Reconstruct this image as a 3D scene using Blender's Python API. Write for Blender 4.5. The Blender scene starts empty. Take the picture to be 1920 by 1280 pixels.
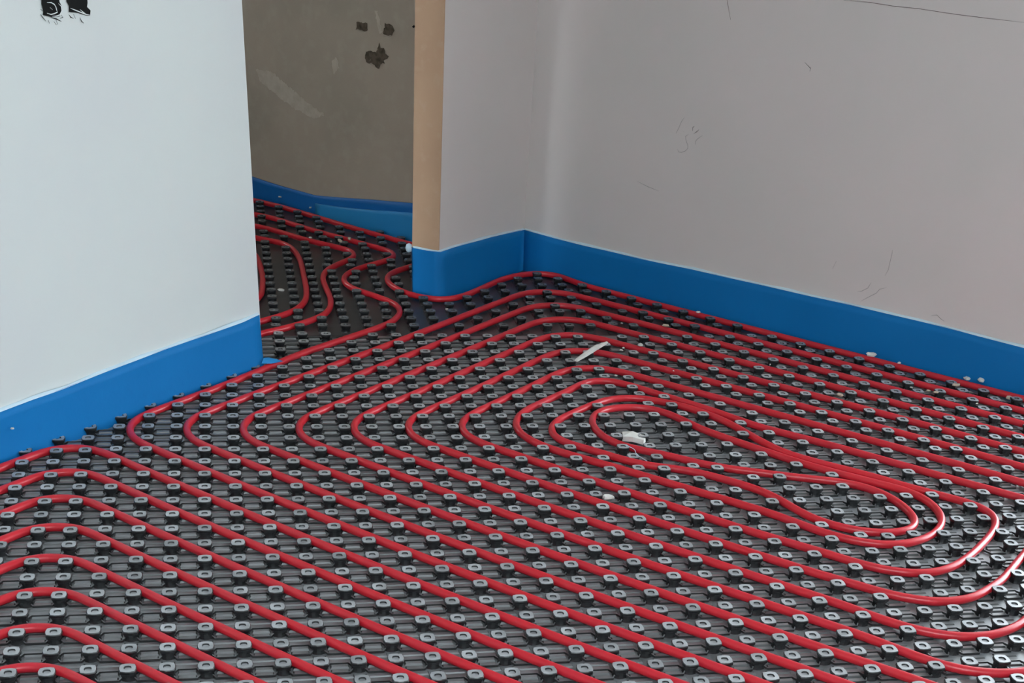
import bpy, math, random
import numpy as np
from mathutils import Vector

# ------------------------------------------------------------ camera, sky, light, exposure
sc = bpy.context.scene
C = sc.collection
S = 0.075                      # spacing of the studs on the floor mats, metres
cam_d = bpy.data.cameras.new('camera')
cam = bpy.data.objects.new('camera', cam_d)
C.objects.link(cam)
cam.location = (6.4745 * S, -33.962 * S, 18.8209 * S)
cam.rotation_euler = (0.9194, -0.0595, -0.1854)
cam_d.sensor_width = 36.0
cam_d.lens = 2431.17 / 1920 * 36
cam_d.shift_y = (1480.99 - 640) / 1920
cam_d.clip_start = 0.02
sc.camera = cam
sc.view_settings.view_transform = 'Standard'
sc.view_settings.look = 'None'
sc.view_settings.gamma = 1
sc.view_settings.use_curve_mapping = False
sc.view_settings.exposure = 0.0

w = bpy.data.worlds.new('world')
sc.world = w
w.use_nodes = True
nt = w.node_tree
nt.nodes.clear()
wo = nt.nodes.new('ShaderNodeOutputWorld')
bg = nt.nodes.new('ShaderNodeBackground')
tc = nt.nodes.new('ShaderNodeTexCoord')
sp = nt.nodes.new('ShaderNodeSeparateXYZ')
rm = nt.nodes.new('ShaderNodeValToRGB')
rm.color_ramp.elements[0].position = 0.48
rm.color_ramp.elements[0].color = (0.22, 0.22, 0.2, 1)      # ground outside
rm.color_ramp.elements[1].position = 0.52
rm.color_ramp.elements[1].color = (0.80, 0.92, 1.0, 1)      # bright overcast sky
mp = nt.nodes.new('ShaderNodeMapRange')
mp.inputs['From Min'].default_value = -1
nt.links.new(tc.outputs['Generated'], sp.inputs[0])
nt.links.new(sp.outputs['Z'], mp.inputs['Value'])
nt.links.new(mp.outputs['Result'], rm.inputs['Fac'])
nt.links.new(rm.outputs['Color'], bg.inputs['Color'])
nt.links.new(bg.outputs[0], wo.inputs[0])
bg.inputs['Strength'].default_value = 18

# openings in the right-hand wall (plan x from, to, sill, head), lit by the sky
OPEN = [(32.0, 38.4, 1.08, 2.38), (39.8, 58.0, 0.02, 2.38)]      # high window beside a balcony door
def area_portal(WX0, WX1, WZ0, WZ1):
    a = bpy.data.lights.new('window_portal', 'AREA')
    o = bpy.data.objects.new('window_portal', a)
    C.objects.link(o)
    xc = (WX0 + WX1) / 2
    o.location = (xc * S + 0.02, (53.6 - xc) * S + 0.02, (WZ0 + WZ1) / 2)
    a.shape = 'RECTANGLE'
    a.size = (WX1 - WX0) * math.sqrt(2) * S
    a.size_y = WZ1 - WZ0
    o.rotation_euler = Vector((-1, -1, 0)).to_track_quat('-Z', 'Z').to_euler()
    a.cycles.is_portal = True
for op in OPEN:
    area_portal(*op)
def hall_portal():            # daylight from the next room at the end of the hall
    a = bpy.data.lights.new('hall_portal', 'AREA')
    o = bpy.data.objects.new('hall_portal', a)
    C.objects.link(o)
    o.location = (-12 * S - .02, 57 * S, 1.6)
    a.shape = 'RECTANGLE'
    a.size = 7 * S
    a.size_y = 1.3
    o.rotation_euler = Vector((1, 0, 0)).to_track_quat('-Z', 'Z').to_euler()
    a.cycles.is_portal = True
hall_portal()

D = {"strip_left":[[-0.1135,0.7438,0.1351],[-0.0438,0.8135,0.1404],[0.0281,0.8854,0.1419],[0.1292,0.9865,0.1482],[0.2638,1.121,0.1554],[0.4082,1.2654,0.1602],[0.4923,1.3495,0.1618],[0.5432,1.4004,0.1672]],
"strip_right":[[1.5343,2.473,0.1428],[1.6438,2.3635,0.1423],[1.7423,2.2649,0.1415],[1.901,2.1063,0.1437],[2.053,1.9543,0.1492],[2.1994,1.8078,0.1512],[2.34,1.6672,0.1547],[2.4753,1.5319,0.1581],[2.6062,1.4011,0.1582],[2.7324,1.2748,0.1583],[2.8777,1.1296,0.1545]],
"strip_ret":[[1.1761,2.0685,0.1686],[1.2289,2.1234,0.1685],[1.2966,2.194,0.1664],[1.3903,2.2917,0.1618],[1.526,2.433,0.1529]],
"strip_jamb":[[1.0923,2.1477,0.1605],[1.1334,2.1066,0.1632],[1.1755,2.0645,0.1697]],
"strip_hall":[[0.568,3.4392,0.0941],[0.6316,3.3756,0.0887],[0.7153,3.2919,0.0844],[0.818,3.1893,0.0812],[0.9188,3.0885,0.0983],[1.0363,2.971,0.1199],[1.1781,2.8292,0.1439]],
"strip_hall2":[[0.8163,3.1772,0.0533],[0.9171,3.0763,0.0648],[1.0349,2.9586,0.085],[1.177,2.8165,0.1098]],
"edge_left_top":[0.5403,1.4103,0.9627],
"holeL1":[[0.1001,0.968,1.0208],[0.0946,0.9625,0.9885],[0.0965,0.9644,0.9739],[0.0946,0.9625,0.9672],[0.1106,0.9785,0.9615],[0.1266,0.9945,0.9616],[0.1331,1.0009,0.9718],[0.1334,1.0012,0.9816],[0.1304,0.9983,0.9897],[0.1303,0.9982,1.0188]],
"holeL2":[[0.1542,1.0221,1.0172],[0.1446,1.0125,0.9906],[0.1484,1.0162,0.9805],[0.1468,1.0147,0.9687],[0.1648,1.0327,0.9653],[0.1806,1.0485,0.9589],[0.1889,1.0567,0.9582],[0.1911,1.059,0.9681],[0.1848,1.0526,0.9756],[0.1868,1.0546,0.9834],[0.1886,1.0565,1.0149]],
"curl1":[[0.106,0.9707,0.9909],[0.1147,0.9794,0.9898],[0.1202,0.9849,0.986],[0.1225,0.9872,0.9809],[0.1232,0.9879,0.975],[0.1241,0.9888,0.9705],[0.1178,0.9825,0.9681],[0.1107,0.9754,0.9672],[0.1032,0.9679,0.9703]],
"curl2":[[0.1283,0.993,0.9873],[0.1335,0.9982,0.981],[0.1333,0.998,0.9722],[0.1283,0.993,0.9648],[0.1201,0.9848,0.963],[0.1122,0.9769,0.9637]],
"curl3":[[0.1511,1.0158,0.9762],[0.1607,1.0254,0.9714],[0.1704,1.0351,0.9667],[0.1811,1.0458,0.9613],[0.1892,1.0539,0.9596]],
"curl4":[[0.17,1.0347,0.9722],[0.1755,1.0402,0.9667],[0.1812,1.0459,0.9623]],
"curl5":[[0.1106,0.9753,0.9809],[0.1149,0.9796,0.9766]],
"drip0":[[0.0899,0.9577,0.9686],[0.0939,0.9618,0.9624],[0.0988,0.9667,0.9551]],
"drip1":[[0.104,0.9719,0.9566],[0.105,0.9729,0.9497]],
"drip2":[[0.1105,0.9784,0.961],[0.12,0.9879,0.9572],[0.1293,0.9972,0.9514]],
"drip3":[[0.1188,0.9867,0.9553],[0.1216,0.9894,0.9462]],
"drip4":[[0.1144,0.9823,0.9528],[0.1184,0.9863,0.9455]],
"drip5":[[0.1462,1.0141,0.9638],[0.1486,1.0164,0.9587],[0.1543,1.0221,0.9552]],
"drip6":[[0.1554,1.0233,0.9641],[0.1583,1.0262,0.9548]],
"drip7":[[0.1678,1.0356,0.956],[0.1699,1.0378,0.9488],[0.1745,1.0424,0.9439]],
"drip8":[[0.0913,0.9592,0.9791],[0.0973,0.9652,0.9728]],
"drip9":[[0.131,0.9989,0.9641],[0.1334,1.0012,0.959],[0.1281,0.996,0.9575]],
"hs1":[[0.9844,3.0335,0.7233],[1.0183,2.9996,0.728],[1.0224,2.9955,0.7061],[1.0147,3.0032,0.6991],[0.9824,3.0355,0.6994]],
"hs2":[[1.0803,2.9376,0.735],[1.0935,2.9243,0.7355],[1.1068,2.9111,0.7298],[1.1101,2.9077,0.7175],[1.1036,2.9143,0.7004],[1.0736,2.9443,0.6985]],
"hs3":[[1.0159,3.002,0.6331],[1.033,2.9849,0.6394],[1.0499,2.968,0.6342],[1.0602,2.9577,0.6703],[1.0652,2.9527,0.6516],[1.0753,2.9426,0.6567],[1.0803,2.9376,0.6396],[1.0938,2.9241,0.6306],[1.0753,2.9426,0.6141],[1.0786,2.9392,0.6048],[1.0617,2.9562,0.6017],[1.0617,2.9562,0.5835],[1.0481,2.9698,0.5893],[1.0362,2.9817,0.6004],[1.019,2.9989,0.5956],[1.0106,3.0073,0.6123]],
"hs4":[[1.1689,2.849,0.74],[1.1753,2.8426,0.7466],[1.1786,2.8392,0.7401],[1.173,2.8449,0.736]],
"hl1":[[1.0044,3.0124,0.6984],[1.0129,3.0039,0.6998]],
"hl2":[[1.0752,2.9416,0.6941],[1.0869,2.93,0.6945],[1.1002,2.9167,0.6976]],
"hl3":[[1.0276,2.9893,0.6039],[1.0327,2.9841,0.6131]],
"smear":[[0.613,3.4059,0.4995],[0.6738,3.3452,0.5014],[0.7417,3.2773,0.4579],[0.8092,3.2097,0.4147],[0.8632,3.1557,0.3879],[0.8274,3.1915,0.3671],[0.7587,3.2603,0.3853],[0.6899,3.329,0.4193],[0.6271,3.3918,0.4604]],
"smear2":[[0.8949,3.1241,0.5843],[0.9139,3.105,0.595],[0.9207,3.0982,0.5602],[0.9014,3.1175,0.5385]],
"smear3":[[1.0441,2.9749,0.7738],[1.0547,2.9642,0.7721],[1.0724,2.9466,0.7068],[1.0617,2.9573,0.7015]],
"sc1":[[1.9621,2.0568,0.5598],[1.9681,2.0508,0.5794],[1.9727,2.0462,0.5985],[1.9792,2.0397,0.6119]],
"sc2":[[2.0046,2.0143,0.5766],[2.0041,2.0149,0.5871],[2.0082,2.0108,0.5917]],
"sc3":[[2.0088,2.0101,0.5692],[2.0153,2.0036,0.5759],[2.021,1.9979,0.5839]],
"sc4":[[1.9799,2.039,0.5698],[1.9814,2.0375,0.5686]],
"sc5":[[1.9953,2.0236,0.564],[1.9882,2.0308,0.5564],[1.991,2.028,0.5433],[1.9963,2.0227,0.5322],[1.9981,2.0208,0.5219],[1.9931,2.0259,0.513],[1.983,2.0359,0.5061],[1.9749,2.0441,0.5058],[1.9714,2.0475,0.5128]],
"sc6":[[2.0321,1.9868,0.569],[2.0203,1.9986,0.5558],[2.016,2.0029,0.5473],[2.0159,2.003,0.5366]],
"sd1":[[2.5422,1.4767,0.3475],[2.5429,1.476,0.3385],[2.5427,1.4763,0.3166],[2.5426,1.4764,0.2864],[2.5386,1.4803,0.2677]],
"sd2":[[2.482,1.5369,0.201],[2.4924,1.5265,0.2054],[2.505,1.514,0.2187],[2.5097,1.5093,0.2377]],
"sd3":[[2.5483,1.4706,0.233],[2.5335,1.4854,0.2238],[2.527,1.492,0.2087],[2.5082,1.5107,0.1886],[2.4943,1.5247,0.1723]],
"sd4":[[2.4171,1.6019,0.2784],[2.4117,1.6072,0.2531]],
"sd5":[[2.664,1.355,0.1799],[2.6769,1.342,0.1864],[2.6874,1.3316,0.1779],[2.6972,1.3218,0.1727]],
"se1":[[2.3185,1.7004,0.9985],[2.3778,1.6411,1.0021],[2.426,1.5929,1.0007],[2.4872,1.5317,1.0027],[2.5585,1.4605,1.0011],[2.6277,1.3912,1.0019],[2.7019,1.3171,1.0037]],
"se2":[[2.0459,1.973,0.9621],[2.0496,1.9693,0.9492],[2.0626,1.9564,0.906]],
"se3":[[2.2549,1.7641,0.823],[2.2708,1.7482,0.8099],[2.2702,1.7487,0.8007]],
"se4":[[2.4369,1.582,1.0007],[2.4526,1.5664,0.9947],[2.4704,1.5485,0.9765]],
"sf1":[[1.8721,2.1469,0.3885],[1.9032,2.1157,0.3789],[1.9339,2.085,0.3727]],
"jk1":[[1.0922,2.1594,0.3718],[1.1051,2.1466,0.3664],[1.0938,2.1579,0.3535]],
"jsm":[[1.1631,2.0886,0.4473],[1.1677,2.084,0.4549],[1.1643,2.0874,0.3943],[1.1593,2.0924,0.4032]],
"stick":[[1.5104,1.3812,0.0315],[1.555,1.439,0.0315],[1.6043,1.4989,0.033],[1.6473,1.5311,0.0375]],
"wedge":[[1.522,0.8392,0.0075],[1.5484,0.8267,0.0075],[1.5839,0.8024,0.0075],[1.5676,0.7767,0.0075],[1.5374,0.7855,0.0075],[1.5148,0.8052,0.0075]],
"debris":[[1.3805,0.4357,0.0112,0.0181],[1.1883,1.9677,0.0075,0.0093],[1.9021,1.7188,0.0315,0.0132],[1.7615,1.5319,0.03,0.0108],[1.6935,1.5146,0.0187,0.0072],[1.7092,1.5458,0.015,0.0054],[2.528,1.4318,0.03,0.0189],[2.5904,1.35,0.03,0.0075],[2.5627,1.3382,0.015,0.0112],[2.76,1.2054,0.03,0.0129],[2.8002,1.1861,0.0315,0.0148],[2.7018,1.1602,0.0262,0.0146],[2.5896,1.1222,0.0225,0.0072],[2.6083,1.1081,0.0225,0.0107],[2.8403,1.0664,0.0187,0.0145],[2.5503,1.1609,0.0187,0.0054],[2.7119,1.0307,0.015,0.0053],[2.0617,1.8663,0.03,0.0098],[2.3148,1.5285,0.0225,0.0038],[2.159,1.3843,0.015,0.0055],[2.2811,1.0941,0.0225,0.0122],[1.7675,1.7922,0.015,0.0057],[1.8685,1.8492,0.015,0.0039],[1.8034,1.2904,0.03,0.0035],[1.6258,1.3141,0.0075,0.0069],[0.6331,2.1883,0.0037,0.0129],[0.7721,2.7622,0.03,0.0082],[0.921,2.7538,0.03,0.0124],[0.881,2.7165,0.0315,0.0144],[0.6224,2.7905,0.015,0.0102],[0.8521,2.7705,0.015,0.0062],[0.6815,3.3067,0.0474,0.008],[0.7991,3.1891,0.0358,0.008],[-0.0928,0.7507,0.0895,0.006]],
"foamcap":[1.0871,2.1656,0.1557],
"T_Ua":[[24.3002,7.2828],[25.2937,7.1129],[26.2215,6.7675],[27.1924,6.5392],[27.8296,6.1522],[28.3633,5.5423],[28.6361,4.7314],[28.7265,3.8966],[28.6628,3.2537],[28.5223,2.8394],[28.2333,2.5967],[27.4854,2.3866],[26.7584,2.4337],[26.1178,2.6805],[25.5362,3.0802],[25.095,3.4747],[24.7776,4.0796],[24.4841,4.9146],[24.2235,5.6001],[23.8586,6.0183]],
"T_Ub":[[25.0913,9.5481],[25.6726,8.8815],[26.2441,8.2262],[26.8297,7.6419],[27.4453,7.1607],[28.0492,6.6731],[28.6362,6.168],[29.2674,5.7827],[29.6854,5.1819],[29.839,4.3822],[29.7614,3.6166],[29.4371,2.887],[28.9002,2.2949],[28.252,1.8774],[27.6351,1.6167],[26.901,1.5167],[26.2026,1.7128],[25.6112,2.0522],[25.0547,2.4932],[24.5498,3.0905],[24.0552,3.75],[23.5135,4.3168]],
"T_Uc":[[25.3391,10.2577],[25.7707,9.4539],[26.2091,8.8573],[26.8246,8.3239],[27.4325,7.7972],[28.0577,7.3367],[28.6511,6.822],[29.2114,6.2557],[29.7637,5.6974],[30.3615,5.2591],[30.9262,4.7698],[31.4842,4.2863],[31.7232,3.7169],[31.599,3.0718],[30.9733,2.2646],[29.928,1.2122],[29.0217,0.3925],[28.2805,-0.1258],[27.6642,-0.408],[26.9313,-0.4468],[26.3038,-0.2621],[25.7338,0.0582],[25.1979,0.4725],[24.6937,0.9846],[24.219,1.5997]],
"T_Ud":[[31.2264,0.6277],[30.3951,-0.1838],[29.5477,-1.0544],[28.6861,-1.7991],[28.0426,-2.144],[27.448,-2.3136],[26.7626,-2.3023],[26.1574,-2.1255],[25.6262,-1.7811],[25.1271,-1.3484],[24.6399,-0.867]],
"T_B8":[[25.7404,11.732],[24.5595,13.3351],[23.2418,14.7051],[22.3395,15.6431],[21.6702,16.4382],[21.1445,16.6867],[20.5978,16.8569],[20.1335,16.6298],[19.4934,15.867],[18.0716,14.553],[17.057,13.6442],[16.6106,13.0255],[16.2966,12.0769],[16.4357,11.01],[16.8264,10.348],[17.5415,9.5582],[19.2619,8.1294],[21.2901,6.2693]],
"T_B9":[[24.3776,12.7653],[23.5537,13.8043],[22.8263,14.2685],[22.0924,14.7369],[21.255,14.8349],[20.6486,14.7022],[20.0328,14.2761],[18.9101,13.301],[18.1029,12.6277],[17.6769,12.0265],[17.5346,11.2292],[17.7337,10.4385],[18.4272,10.0248],[19.3534,9.1029],[20.3258,8.2593],[21.758,7.8271],[22.6167,7.2464],[23.8774,6.0723]],
"T_B10":[[25.1127,9.6094],[24.2268,10.566],[23.4294,11.5416],[22.9314,12.672],[22.336,13.5502],[21.5703,13.8646],[20.4118,13.7548],[19.752,13.3449],[19.3929,12.6526],[19.3008,11.6959],[19.4283,10.8907],[19.9034,10.0259],[20.449,9.6829],[21.1477,9.3353],[22.4384,8.3418],[23.3297,7.8348],[24.3612,7.4575]],
"T_B7":[[26.3935,13.2769],[24.6341,15.4312],[23.2748,16.8804],[22.3433,17.8736],[21.6728,18.8006],[20.8262,19.0664],[20.2854,18.8215],[19.0051,17.6091],[17.2198,15.9223],[15.8379,14.4713]],
"T_H1":[[22.0345,31.4157],[21.0479,31.5885],[20.1307,31.2306],[19.1614,30.5198],[17.9154,29.0249],[16.9211,27.8492],[16.0415,27.2597],[15.2675,27.3257],[14.5497,27.8179],[13.8706,28.6988],[13.4865,29.8655],[13.5489,30.8036],[13.9662,31.6348],[14.7918,32.3551]],
"T_H2":[[6.7801,18.1898],[8.8618,20.0622],[11.0999,22.1146],[12.2828,23.1993],[13.1137,24.097],[13.6351,25.3724],[13.6091,26.4482],[13.0899,27.3004],[12.405,28.1668],[11.6963,28.9202],[11.3919,29.9557],[11.5605,31.0284],[12.3046,32.1469],[13.2932,33.0219],[14.1237,33.7689],[14.4615,34.5154],[14.2048,35.2546],[13.1987,36.2838],[12.0134,37.4831],[10.8026,38.7083],[9.5741,40.1274],[8.4851,41.4213],[7.5297,42.0557]],
"T_H3":[[7.3196,22.5587],[8.3313,23.2051],[9.3822,24.0917],[10.1721,25.0055],[10.5554,26.1817],[10.6275,27.642],[10.4873,29.4152],[10.4626,30.7334],[10.7402,31.8278],[11.4767,32.9678],[12.2115,33.8526],[12.4029,34.5922],[12.1734,35.33],[11.142,36.2011],[10.0953,37.0852],[9.0481,38.3022],[8.2255,39.232],[7.5051,39.687]],
"T_H4":[[7.4105,24.2008],[8.2658,24.8826],[9.0446,25.8149],[9.494,27.1365],[9.5996,28.6304],[9.6077,30.9823],[9.5919,33.4801],[9.4002,35.2266],[8.9587,36.4187],[8.1417,37.0008],[7.4395,37.4371]],
"T_H5":[[7.246,26.9904],[7.5433,28.0968],[7.67,30.67],[7.5855,32.8518],[7.4373,34.5648]],
"T_Hw":[[15.2771,36.679],[14.2345,37.901],[12.6338,39.62],[10.9953,41.5655],[9.7285,43.0697],[8.4207,44.4303],[7.5713,45.1095]],
"T_Ue":[[24.2787,-2.7991],[24.7496,-3.2488],[25.2318,-3.6537],[25.7443,-3.9772],[26.297,-4.207],[26.9082,-4.3146],[27.6068,-4.2548],[28.1572,-4.0607],[28.929,-3.6355]],
"T_Uf":[[24.3341,-4.6774],[24.737,-5.2068],[25.1833,-5.6203],[25.6583,-5.9583],[26.1816,-6.1888],[26.7748,-6.2794],[27.4887,-6.3081]],
"warp":[[-0.045,0.014,0.0,0.05,-0.032,0.054],[-0.189,-0.185,0.034,0.365,-0.355,0.114]]}

# ------------------------------------------------------------ materials
def mat(name, col, rough=0.6, spec=0.5, noise=None, bump=None, metal=0, ior=1.5, coat=0, top_light=None):
    m = bpy.data.materials.new(name)
    m.use_nodes = True
    n = m.node_tree
    b = n.nodes['Principled BSDF']
    b.inputs['Base Color'].default_value = (*col, 1)
    b.inputs['Roughness'].default_value = rough
    b.inputs['Specular IOR Level'].default_value = spec
    b.inputs['Metallic'].default_value = metal
    b.inputs['Coat Weight'].default_value = coat
    b.inputs['IOR'].default_value = ior
    g = n.nodes.new('ShaderNodeTexCoord')
    if noise:                      # list of (scale, amount, colour)
        prev = None
        for sc_, lo, hi, c2, amt in noise:
            t = n.nodes.new('ShaderNodeTexNoise')
            t.inputs['Scale'].default_value = sc_
            t.inputs['Detail'].default_value = 5
            n.links.new(g.outputs['Object'], t.inputs['Vector'])
            mr = n.nodes.new('ShaderNodeMapRange')
            mr.inputs['From Min'].default_value = lo
            mr.inputs['From Max'].default_value = hi
            mr.inputs['To Max'].default_value = amt
            n.links.new(t.outputs['Fac'], mr.inputs['Value'])
            mx = n.nodes.new('ShaderNodeMix')
            mx.data_type = 'RGBA'
            if prev:
                n.links.new(prev, mx.inputs[6])
            else:
                mx.inputs[6].default_value = (*col, 1)
            mx.inputs[7].default_value = (*c2, 1)
            n.links.new(mr.outputs['Result'], mx.inputs[0])
            prev = mx.outputs[2]
        n.links.new(prev, b.inputs['Base Color'])
    if top_light:                       # window glare painted as a patchy paler colour on upward faces
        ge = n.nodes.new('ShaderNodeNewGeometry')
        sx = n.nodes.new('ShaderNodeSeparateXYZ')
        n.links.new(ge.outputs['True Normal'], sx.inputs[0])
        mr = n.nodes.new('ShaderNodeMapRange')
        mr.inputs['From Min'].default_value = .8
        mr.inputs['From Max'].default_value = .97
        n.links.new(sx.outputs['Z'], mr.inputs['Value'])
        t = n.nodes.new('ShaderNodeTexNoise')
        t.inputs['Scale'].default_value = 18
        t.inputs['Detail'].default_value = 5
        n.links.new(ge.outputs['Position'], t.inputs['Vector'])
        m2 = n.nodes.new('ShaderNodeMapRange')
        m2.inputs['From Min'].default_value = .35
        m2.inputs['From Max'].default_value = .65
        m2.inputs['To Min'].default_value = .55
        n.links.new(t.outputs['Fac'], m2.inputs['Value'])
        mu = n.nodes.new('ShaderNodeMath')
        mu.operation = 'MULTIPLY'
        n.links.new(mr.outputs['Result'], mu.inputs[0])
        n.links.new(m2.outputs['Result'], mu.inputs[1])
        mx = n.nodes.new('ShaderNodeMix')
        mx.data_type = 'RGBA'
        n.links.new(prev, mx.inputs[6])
        mx.inputs[7].default_value = (*top_light, 1)
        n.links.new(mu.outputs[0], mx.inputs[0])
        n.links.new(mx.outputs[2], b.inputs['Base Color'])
    if bump:
        t = n.nodes.new('ShaderNodeTexNoise')
        t.inputs['Scale'].default_value = bump[0]
        t.inputs['Detail'].default_value = 6
        n.links.new(g.outputs['Object'], t.inputs['Vector'])
        bp = n.nodes.new('ShaderNodeBump')
        bp.inputs['Strength'].default_value = bump[1]
        bp.inputs['Distance'].default_value = bump[2]
        n.links.new(t.outputs['Fac'], bp.inputs['Height'])
        n.links.new(bp.outputs[0], b.inputs['Normal'])
    return m

M = dict(
    wall_white=mat('white_plaster', (.66, .69, .675), .75, .3, [(2.2, .4, .75, (.63, .64, .65), .8), (14, .5, .8, (.68, .68, .66), .4)], (60, .12, .002)),
    wall_grey=mat('rosy_grey_plaster', (.70, .63, .61), .8, .3, [(2.5, .4, .7, (.66, .615, .59), .8), (11, .55, .8, (.71, .62, .62), .5)], (60, .15, .002)),
    wall_brown=mat('raw_brown_render', (.44, .36, .29), .9, .2, [(3, .4, .7, (.38, .32, .26), 1), (22, .5, .8, (.48, .42, .35), .5)], (90, .4, .003)),
    tan=mat('tan_render', (.58, .38, .25), .85, .2, [(5, .4, .7, (.53, .34, .225), .9), (30, .55, .8, (.62, .44, .31), .5)], (90, .3, .002)),
    ceil=mat('ceiling_white', (.8, .8, .8), .8, .2),
    slab=mat('screed_grey', (.2, .2, .2), .9, .2, [(8, .4, .7, (.16, .16, .16), 1)]),
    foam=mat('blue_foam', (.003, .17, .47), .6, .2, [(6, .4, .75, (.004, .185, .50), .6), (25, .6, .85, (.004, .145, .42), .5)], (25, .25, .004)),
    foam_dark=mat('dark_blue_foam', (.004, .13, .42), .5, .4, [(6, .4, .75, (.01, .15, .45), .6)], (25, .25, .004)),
    foam_pale=mat('pale_blue_foam', (.02, .25, .58), .5, .4, [(6, .4, .75, (.03, .28, .6), .6)], (25, .25, .004)),  # front hall sheet: light on its tilt painted into the blue; flap shares it
    film=mat('pale_film', (.62, .78, .88), .35, .5, None, (40, .3, .003)),
    red=mat('red_pipe', (.62, .018, .032), .33, .5, [(7, .45, .75, (.56, .02, .045), .5)], None),
    black=mat('black_plastic', (.008, .009, .011), .34, .5, [(40, .4, .75, (.02, .02, .022), .8)], (120, .06, .001), ior=1.7, top_light=(.46, .47, .49)),
    black2=mat('black_mat_plastic', (.010, .012, .014), .46, 1.0, [(12, .45, .8, (.03, .03, .03), .6), (60, .6, .85, (.1, .1, .1), .5)], (30, .12, .002), ior=1.7, top_light=(.19, .195, .205)),
    chalk=mat('white_debris', (.78, .76, .72), .7, .3, [(60, .4, .7, (.66, .64, .6), .7)]),
    beige=mat('beige_debris', (.62, .50, .40), .8, .3, [(60, .4, .7, (.5, .4, .3), .7)]),
    hole=mat('socket_black', (.006, .006, .006), .8, .2),
    curl=mat('torn_plaster_edge', (.80, .82, .82), .7, .3),
    brown_hole=mat('hollow_brown', (.13, .10, .075), .9, .1, [(60, .4, .7, (.04, .03, .02), .8)]),
    smear=mat('pale_skim', (.53, .46, .385), .9, .1, [(30, .4, .7, (.45, .38, .31), .9)]),
    pencil=mat('pencil_grey', (.36, .32, .31), .8, .1),
    pencil_d=mat('pencil_dark', (.05, .04, .045), .8, .1),
    crack=mat('crack_brown', (.2, .15, .14), .9, .1),
    black_far=mat('black_plastic_shaded', (.010, .011, .013), .38, .5, [(40, .4, .75, (.02, .02, .022), .8)], (120, .06, .001), ior=1.6, top_light=(.17, .175, .185)),  # shaded copy of the stud plastic, hall dimness put into the colour
    sheet_far=mat('black_sheet_shaded', (.012, .014, .017), .4, .5, [(12, .45, .8, (.03, .03, .03), .6)], (30, .12, .002), ior=1.6, top_light=(.05, .052, .058)),  # shaded copy for the hall sheet and ribs, painted darker on top
    frame=mat('window_frame_white', (.8, .8, .8), .4, .5),
)

# ------------------------------------------------------------ object helpers
def link(name, me, parent=None, **kw):
    o = bpy.data.objects.new(name, me)
    C.objects.link(o)
    if parent:
        o.parent = parent
    for k, v in kw.items():
        o[k] = v
    return o

def empty(name, loc=(0, 0, 0), **kw):
    o = link(name, None, **kw)
    o.location = loc
    o.empty_display_size = 0.05
    return o

def mesh(name, v, f, m, smooth=False):
    me = bpy.data.meshes.new(name)
    me.from_pydata([tuple(map(float, p)) for p in v], [], [tuple(map(int, q)) for q in f])
    me.materials.append(m)
    if smooth:
        me.shade_smooth()
    me.update()
    return me

def prism(poly, z0, z1):
    n = len(poly)
    a = sum(poly[i][0] * poly[(i + 1) % n][1] - poly[(i + 1) % n][0] * poly[i][1] for i in range(n))
    if a < 0:
        poly = poly[::-1]
    v = [(x * S, y * S, z0) for x, y in poly] + [(x * S, y * S, z1) for x, y in poly]
    f = [tuple(range(n))[::-1], tuple(range(n, 2 * n))] + [(i, (i + 1) % n, n + (i + 1) % n, n + i) for i in range(n)]
    return v, f

def joined(parts):
    V, F = [], []
    for v, f in parts:
        o = len(V)
        V += list(v)
        F += [tuple(i + o for i in q) for q in f]
    return V, F

# ------------------------------------------------------------ room shell
H = 2.6
def struct(name, v, f, m):
    return link(name, mesh(name, v, f, m), kind='structure')

struct('floor', *prism([(-40, -40), (80, -40), (80, 75), (-40, 75)], -0.08, -0.012), M['slab'])
struct('ceiling', *prism([(-40, -40), (80, -40), (80, 75), (-40, 75)], H, H + .1), M['ceil'])
struct('wall_left', *prism([(7.25, 18.85), (-27.8, -16.2), (-28.9, -15.1), (6.17, 19.93)], -.05, H), M['wall_white'])
# wall between room and hall, right of the doorway, with a lintel over the door
struct('wall_return', *prism([(15.65, 27.72), (20.66, 32.94), (21.3, 33.9), (19.2, 34.4), (14.57, 28.8)], -.05, H), M['wall_grey'])
struct('trim_1', *prism([(15.645, 27.705), (14.565, 28.785), (14.525, 28.745), (15.605, 27.665)], .0, 2.1), M['tan'])
struct('wall_lintel', *prism([(7.25, 18.85), (15.65, 27.72), (14.57, 28.8), (6.17, 19.93)], 2.1, H), M['wall_grey'])
def rw(x0, x1, t=4.0):
    return [(x0, 53.6 - x0), (x1, 53.6 - x1), (x1 + t, 53.6 - x1 + t), (x0 + t, 53.6 - x0 + t)]
(a0, a1, az, _), (b0, b1, bz, _) = OPEN
struct('wall_right', *joined([prism(rw(20.3, a0), -.05, H), prism(rw(a0, a1), -.05, az), prism(rw(a0, b1), 2.38, H), prism(rw(a1, b0), -.05, 2.38), prism(rw(b0, b1), -.05, bz), prism(rw(b1, 66), -.05, H)]), M['wall_grey'])
struct('wall_back', *prism(rw(-12, 20.3), -.05, H), M['wall_brown'])
struct('wall_hall_end', *joined([prism([(-12, 65.6), (-12, 60.5), (-14, 60.5), (-14, 67)], -.05, H), prism([(-12, 53.5), (-12, 8), (-14, 8), (-14, 53.5)], -.05, H), prism([(-12, 60.5), (-12, 53.5), (-14, 53.5), (-14, 60.5)], 2.25, H), prism([(-12, 60.5), (-12, 53.5), (-14, 53.5), (-14, 60.5)], -.05, 0.95)]), M['wall_brown'])
struct('wall_near', *prism([(66.3, -12.7), (15.5, -59.5), (13, -57), (63.8, -10.2)], -.05, H), M['wall_white'])
struct('wall_far_left', *prism([(-28.9, -15.1), (15.5, -59.5), (13.4, -61.6), (-31, -17.2)], -.05, H), M['wall_white'])
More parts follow.
